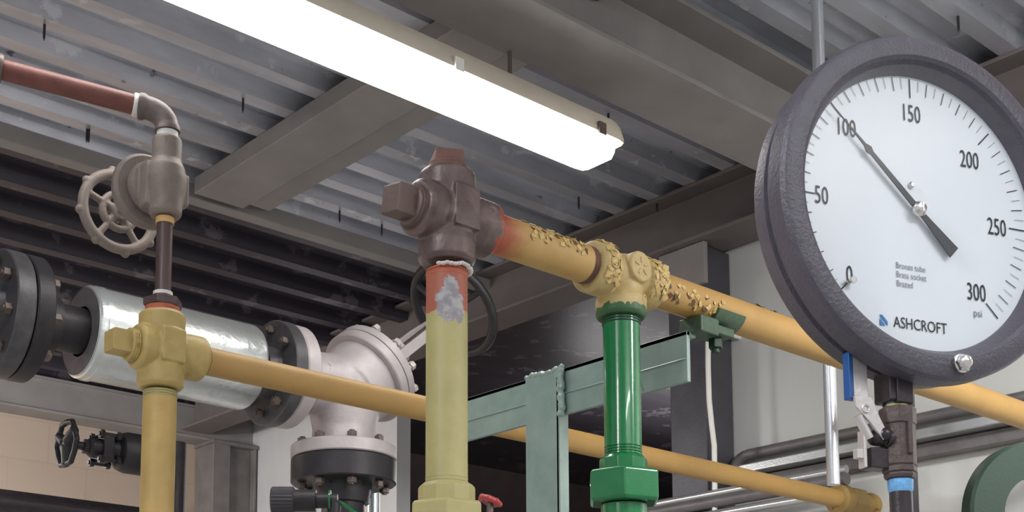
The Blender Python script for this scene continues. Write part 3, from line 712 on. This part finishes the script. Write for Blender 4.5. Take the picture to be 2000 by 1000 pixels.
mb = MB(); mb.cyl((0, 0, -(Sc.z + zl)), EZ, .056, Sc.z + zl - .12, 40); mb.done('outlet_pipe', 'black', bj)
bolts(bj, (0, 0, -.048), EZ, .108, 8, .35, .14, 'boltsteel', .013)

# ---------------------------------------------------------------- small black gate valve (left)
p0 = at(130, 866, 3.4); p1 = along(p0, EX, 278)
sv = thing('gate_valve', 'small black gate valve with a handwheel sticking out behind the left riser', 'valve', p0)
ln = (p1 - p0).x
hw = MB(); hw.torus((0, 0, 0), EX, .057, .008, 60, 10, lobes=6, lob=.005); hw.lathe((-.01, 0, 0), EX, [(.016, 0), (.018, .022)], 20)
for k in range(3):
    a = 2 * pi * k / 3 + .5; e = V((0, cos(a), sin(a))); hw.tube([e * .008, e * .057], [.016, .012], 10)
hw.done('handwheel', 'black', sv, remesh=.0022, smooth=2)
mb = MB(); mb.cyl((.008, 0, 0), EX, .011, .06, 16); mb.lathe((.045, 0, 0), EX, [(.02, 0), (.021, .012), (.017, .014)], 6); mb.done('stem', 'black', sv)
mb = MB(); mb.lathe((.058, 0, 0), EX, [(.02, 0), (.027, .01), (.027, .05), (.032, .055), (.032, .10), (.036, .11)], 24)
mb.box((.105, 0, .002), (.03, .07, .075)); mb.done('bonnet', 'black', sv, bev=.002)
for yy, zz in ((.03, .034), (-.03, .034), (.03, -.034), (-.03, -.034)):
    mb = MB(); mb.cyl((.075, yy, zz), EX, .006, .06, 10); mb.prism((.078, yy, zz), EX, .012, .012, 6); mb.prism((.125, yy, zz), EX, .012, .012, 6); mb.done('bolt', 'black', sv)
mb = MB(); mb.lathe((.168, 0, 0), EX, [(.03, -.03), (.05, -.02), (.056, 0), (.056, ln - .168 + .03)], 32); mb.done('body', 'black', sv)
# standpipe behind the left riser which carries it
mb = MB(); cxp = p1.x + .10
mb.cyl((cxp - p0.x, 0, -p0.z), EZ, .03, p0.z + .05, 32); mb.done('stand_pipe', 'black', sv)
# dark handrail pipe lower left
hr = at(100, 991, 4.6)
mb = MB(); mb.tube([V((x, hr.y, hr.z)) for x in (-3, 0, XR - .3)], .042, 24); o = mb.done('wall_pipe', 'blackpipe', None); tag(o, 'dark horizontal pipe in front of the tan wall at the lower left', 'pipe')

# ---------------------------------------------------------------- bottom details
p = at(530, 978, 2.9)
kn = thing('black_knob', 'black ribbed knob with a smooth neck below the silver valve', 'knob', p, YAW)
L_ = .068
mb = MB(); seg = 48
for_r = [[V((t, cos(2 * pi * k / seg) * (r + (.0016 if k % 2 else 0)), sin(2 * pi * k / seg) * (r + (.0016 if k % 2 else 0)))) for k in range(seg)] for t, r in ((0, .026), (.003, .030), (.049, .030), (.052, .026))]
mb.rings(for_r); mb.done('grip', 'knob', kn, ang=20)
mb = MB(); mb.cyl((.0505, 0, 0), EX, .025, .05, 32); mb.cyl((.10, 0, 0), EX, .017, .03, 24); mb.done('neck', 'black', kn)
mb = MB(); mb.cyl((.129, 0, 0), EX, .024, .004, 24); mb.tube([V((.131, 0, .005)), V((.16, .0, -.008)), V((.2, 0, -.035)), V((.22, 0, -.09))], .004, 8); mb.done('lanyard', 'green', kn, label='green and white tie')
mb = MB(); mb.cyl((.14, 0, -p.z), EZ, .015, p.z, 20); mb.cyl((.128, 0, 0), EX, .015, .02, 20); mb.done('stem_pipe', 'black', kn)
p = at(729, 980, 3.6)
mb = MB(); mb.tube([V((p.x, p.y, z)) for z in (0, .8, at(729, 954, 3.6).z)], .018, 20); o = mb.done('bright_tube', 'emt'); tag(o, 'bright silver tube rising to the black flange under the silver valve', 'tube')
p = at(957, 978, 2.35)
rw = thing('red_handwheel', 'small red scalloped handwheel right of the pale union', 'handwheel', p)
mb = MB(); mb.torus((0, 0, 0), (.3, -.2, 1), .015, .006, 56, 10, lobes=7, lob=.0035); mb.lathe((0, 0, -.004), (.3, -.2, 1), [(.012, 0), (.012, .008)], 24); mb.done('wheel', 'red', rw, remesh=.001, smooth=2)
mb = MB(); mb.cyl((0, 0, -p.z), EZ, .006, p.z - .002, 12); mb.done('stem', 'boltsteel', rw)
# dark green ring, lower right
rc = at(2022, 1012, 1.9); rr = 152 * 1.9 / F
gr = thing('green_ring', 'dark green steel ring at the lower right corner below the gauge', 'ring', rc, radians(-30))
mb = MB(); mb.ring((0, .014, 0), -EY, rr, rr * .53, .03, 72, .004); mb.done('ring', 'greendark', gr, bev=.0)
mb = MB(); mb.bb((-.03, -.012, -rc.z), (.03, .012, -rr * .8)); mb.done('stem', 'greendark', gr, bev=.003)

# ---------------------------------------------------------------- pressure gauge
GR = radians(-19.8)
Gc = at(1787, 413, 1.0)
ga = thing('pressure_gauge', 'large round black pressure gauge with a white dial reading near 100', 'gauge', Gc, GR)
FY = -EY
RO, RI, RD, RN, RK = .1396, .1150, .1130, .1085, .1105
# local: x across the face, z up, front is -y; dial plane at y = 0
GO = V((.0055, 0, -.0004))
mb = MB(); mb.lathe(GO + V((0, .042, 0)), FY, [(.085, 0), (.122, .004), (.133, .010), (.1352, .014), (.1352, .026), (.1325, .0275), (.1325, .033)], 96, True, True); mb.done('case', 'gaugecase', ga)
mb = MB(); pr = [(RD, .001), (RD + .0008, .005), (RD + .0065, .0145), (RD + .0095, .0162), (RO - .0065, .0166), (RO - .0025, .0150), (RO - .0003, .011), (RO, .006), (RO, -.004), (RO - .003, -.0085), (RD, -.0085), (RD, .001)]
mb.lathe(GO, FY, pr, 128, False, False); bmesh.ops.remove_doubles(mb.b, verts=mb.b.verts, dist=1e-6); mb.done('bezel', 'gaugecase', ga, ang=24)
mb = MB(); mb.lathe(GO + V((0, -.0115, 0)), FY, [(RD + .0035, 0), (RD + .0035, .0006)], 96); mb.done('glass', glassm(), ga)
mb = MB(); mb.lathe(GO + V((0, .004, 0)), FY, [(RD + .0005, 0), (RD + .0005, .0035)], 96); dial = mb.done('dial', 'dial', ga)
mb = MB(); Y = -.0002
def quad(a, r0, r1, wd, y=Y, m=None):
    u = V((sin(a), 0, cos(a))); t = V((cos(a), 0, -sin(a))); o = V((0, y, 0))
    (m or mb).b.faces.new([(m or mb).b.verts.new(q) for q in (o + u * r0 - t * wd, o + u * r0 + t * wd, o + u * r1 + t * wd, o + u * r1 - t * wd)])
thin = MB()
for k in range(0, 61):
    a = radians(-135 + k * 4.5)
    if k % 10 == 0: quad(a, RK - .016, RK, .00055)
    elif k % 2 == 0: quad(a, RK - .0115, RK, .00035)
    else: quad(a, RK - .0095, RK, .00022, Y, thin)
UX, UZl = EX, EZ
mb.done('scale', 'ink', dial, label='black scale ticks', rec=False)
thin.done('fine_scale', 'greyink', dial, label='thin grey minor ticks', rec=False)
for txt, u, v in (('0', -.60, -.565), ('50', -.815, -.01), ('100', -.585, .535), ('150', 0, .745), ('200', .525, .475), ('250', .755, -.015), ('300', .53, -.55)):
    MB().text(txt, V((u * RN, Y, v * RN)), UX, UZl, .0205, .64).done('numeral', 'ink', dial, rec=False)
MB().text('ASHCROFT', V((.0005, Y, -.862 * RN)), UX, UZl, .0128, .80).done('maker_name', 'ink', dial, rec=False)
for k, t_ in enumerate(('Bronze tube', 'Brass socket', 'Brazed')): MB().text(t_, V((-.021, Y, -.047 - k * .0073)), UX, UZl, .0072, .80, 'LEFT').done('fine_print', 'greyink', dial, rec=False)
MB().text('psi', V((.058, Y, -.704 * RN)), UX, UZl, .0090, .9).done('unit_mark', 'greyink', dial, rec=False)
mb = MB(); cx_, cz_ = -.0345, -.858 * RN
for s in (0, 1):
    pts = [(-.0038, .0042), (-.0012, .0042), (.0036, -.0008), (.0036, -.0042), (-.0038, .0036)] if s == 0 else [(-.0038, .0018), (-.0038, -.0042), (.0014, -.0042)]
    mb.b.faces.new([mb.b.verts.new(V((cx_ + a, Y, cz_ + b))) for a, b in pts])
mb.done('logo', 'blueink', dial, label='blue square maker mark', rec=False)
# pointer
an = radians(-47.2); pu = V((sin(an), 0, cos(an))); pt = V((cos(an), 0, -sin(an)))
mb = MB(); y0_ = -.0035
mb.extr(V((0, y0_, 0)), pu, pt, FY, [(.090 + .013, 0), (.067, -.0012), (.062, -.0034), (.058, -.0018), (.006, -.0026), (-.008, -.0026), (-.0455, -.0058), (-.0455, .0058), (-.008, .0026), (.006, .0026), (.058, .0018), (.062, .0034), (.067, .0012)], .0010); mb.done('pointer', 'pointer', ga)
mb = MB(); mb.lathe((0, -.0005, 0), FY, [(.0042, 0), (.0042, .004), (.0062, .0042), (.0062, .0062), (.004, .0088), (.001, .0095)], 28); mb.box((0, -.0098, 0), (.0015, .001, .007)); mb.done('hub', 'chrome', ga)
for (u, v, r) in ((-.062 * 0 - .012, .021, .0026),):
    mb = MB(); mb.lathe((u + .009, -.0003, v), FY, [(r, 0), (r, .001), (r * .5, .002)], 20); mb.done('dial_screw', 'chrome', ga)
mb = MB(); mb.lathe((-.0655, -.0003, -.0665), FY, [(.0016, 0), (.0016, .004), (.0028, .0045), (.0028, .006)], 16); mb.box((-.069, -.002, -.0675), (.006, .0015, .0015)); mb.done('stop_pin', 'chrome', ga)
bs = V((.0225, -.0165, -.1265))
mb = MB(); mb.lathe(bs, FY, [(.0075, 0), (.0075, .003), (.0062, .0035), (.0062, .006), (.0045, .009), (.0015, .0102)], 32); mb.prism(bs + FY * .0036, FY, .0072, .0022, 6); mb.done('bezel_screw', 'chrome', ga, label='chrome acorn screw on the bezel')
# socket below the case
sk = at(1751, 765, 1.005); so = Matrix.Rotation(-GR, 3, 'Z') @ (sk - Gc)
mb = MB(); mb.bb((so.x - .0125, so.y - .008, so.z - .0095), (so.x + .0095, so.y + .012, so.z + .025)); mb.bb((so.x - .007, so.y - .010, so.z - .0115), (so.x + .0085, so.y + .010, so.z + .02)); mb.done('socket', 'blackpipe', ga, bev=.0015)
SX, SY = so.x, so.y
base = Gc + Matrix.Rotation(GR, 3, 'Z') @ V((SX, SY, 0))
def zpx(py): return at(1752, py, (base - CAM).dot(FH)).z
px1 = proj(V((base.x, base.y, zpx(865))))
# ball valve
vz = zpx(865)
bv = thing('ball_valve', 'dark brown ball valve with a blue-gripped lever under the gauge', 'valve', (base.x, base.y, vz), GR)
zt1, zt0 = zpx(797) - vz, zpx(936) - vz
mb = MB(); mb.cyl((0, 0, zt1), EZ, .0082, zpx(786) - zpx(797) + .004, 24); mb.done('upper_tape', 'bluetape', bv, label='blue tape under the gauge socket')
mb = MB(); mb.cyl((0, 0, zt1 - .001), EZ, .0086, .0035, 24); mb.done('cream_tape', 'creamtape', bv)
mb = MB(); mb.prism((0, 0, zt1 - .0145), EZ, .0142, .0142, 8, .2, .001)
mb.lathe((0, 0, zt0), EZ, [(.0115, 0), (.0125, .003), (.0118, .0042), (.0132, .005), (.0132, .009), (.0122, .0095), (.0132, .0105), (.0132, zt1 - zt0 - .012)], 8, ph=.2)
mb.box((.0, -.0125, .002), (.004, .004, .026)); mb.done('body', 'valvebrown', bv, bev=.0012)
mb = MB(); mb.lathe((-.008, 0, .002), -EX, [(.008, 0), (.008, .006), (.0062, .007), (.0062, .016), (.004, .019)], 24)
mb.box((-.019, .004, -.014), (.020, .014, .016)); mb.done('stem_boss', 'blackpipe', bv, bev=.0015)
# lever: bracket + bent strip
mb = MB(); wv = EY
def strip(mb, pts, w0, th):
    rings = []
    for i, (x, z) in enumerate(pts):
        a = V(pts[max(i - 1, 0)]); b = V(pts[min(i + 1, len(pts) - 1)]); t = (V((b[0], 0, b[1])) - V((a[0], 0, a[1]))).normalized(); nn = V((-t.z, 0, t.x))
        w_ = w0[i] if isinstance(w0, list) else w0
        rings.append([V((x, 0, z)) + nn * th * e + EY * w_ * f for e, f in ((-.5, -.5), (.5, -.5), (.5, .5), (-.5, .5))])
    mb.rings(rings)
mb.extr(V((0, -.0075, 0)), EX, EZ, EY, [(-.0455, .0315), (-.0300, .0315), (-.022, .015), (-.015, .003), (-.020, -.001), (-.031, .011), (-.0445, .023)], .0024)
mb.torus(V((-.036, -.0078, .022)), EY, .003, .0009, 20, 8); mb.done('lever_bracket', 'steel', bv, bev=.0004)
mb = MB(); mb.tube([V((-.041, -.004, .017)), V((-.031, -.004, .000))], .0036, 14); mb.done('locking_sleeve', 'steel', bv)
mb = MB(); mb.bb((-.0365, -.005, -.023), (-.034, .003, .006)); mb.bb((-.042, -.004, -.016), (-.036, .002, -.009)); mb.done('stop_plate', 'steel', bv, bev=.0005)
mb = MB(); mb.bb((-.0430, -.0035, .0285), (-.0300, -.0015, .066)); lever = mb.done('lever', 'steel', bv, bev=.0004)
mb = MB(); mb.bb((-.0472, -.0040, .030), (-.0433, .004, .067)); mb.bb((-.0433, -.0012, .030), (-.0300, .004, .067)); mb.done('lever_grip', 'bluegrip', lever, bev=.0008, label='blue vinyl grip')
mb = MB(); mb.ball((-.0175, -.005, .004), .0055); mb.done('stem_nut', 'blackpipe', bv)
# gauge pipe
gpz = vz + zt0
gpp = thing('gauge_pipe', 'black vertical pipe under the gauge valve with blue thread tape', 'pipe', (base.x, base.y, 0), GR)
mb = MB(); mb.cyl((0, 0, 0), EZ, .0088, gpz, 28); mb.done('pipe', 'blackpipe', gpp)
mb = MB(); mb.lathe((0, 0, gpz - .0105), EZ, [(.0088, 0), (.0095, .002), (.0098, .0095), (.009, .0103)], 24); mb.done('tape', 'bluetape', gpp, label='blue thread tape')
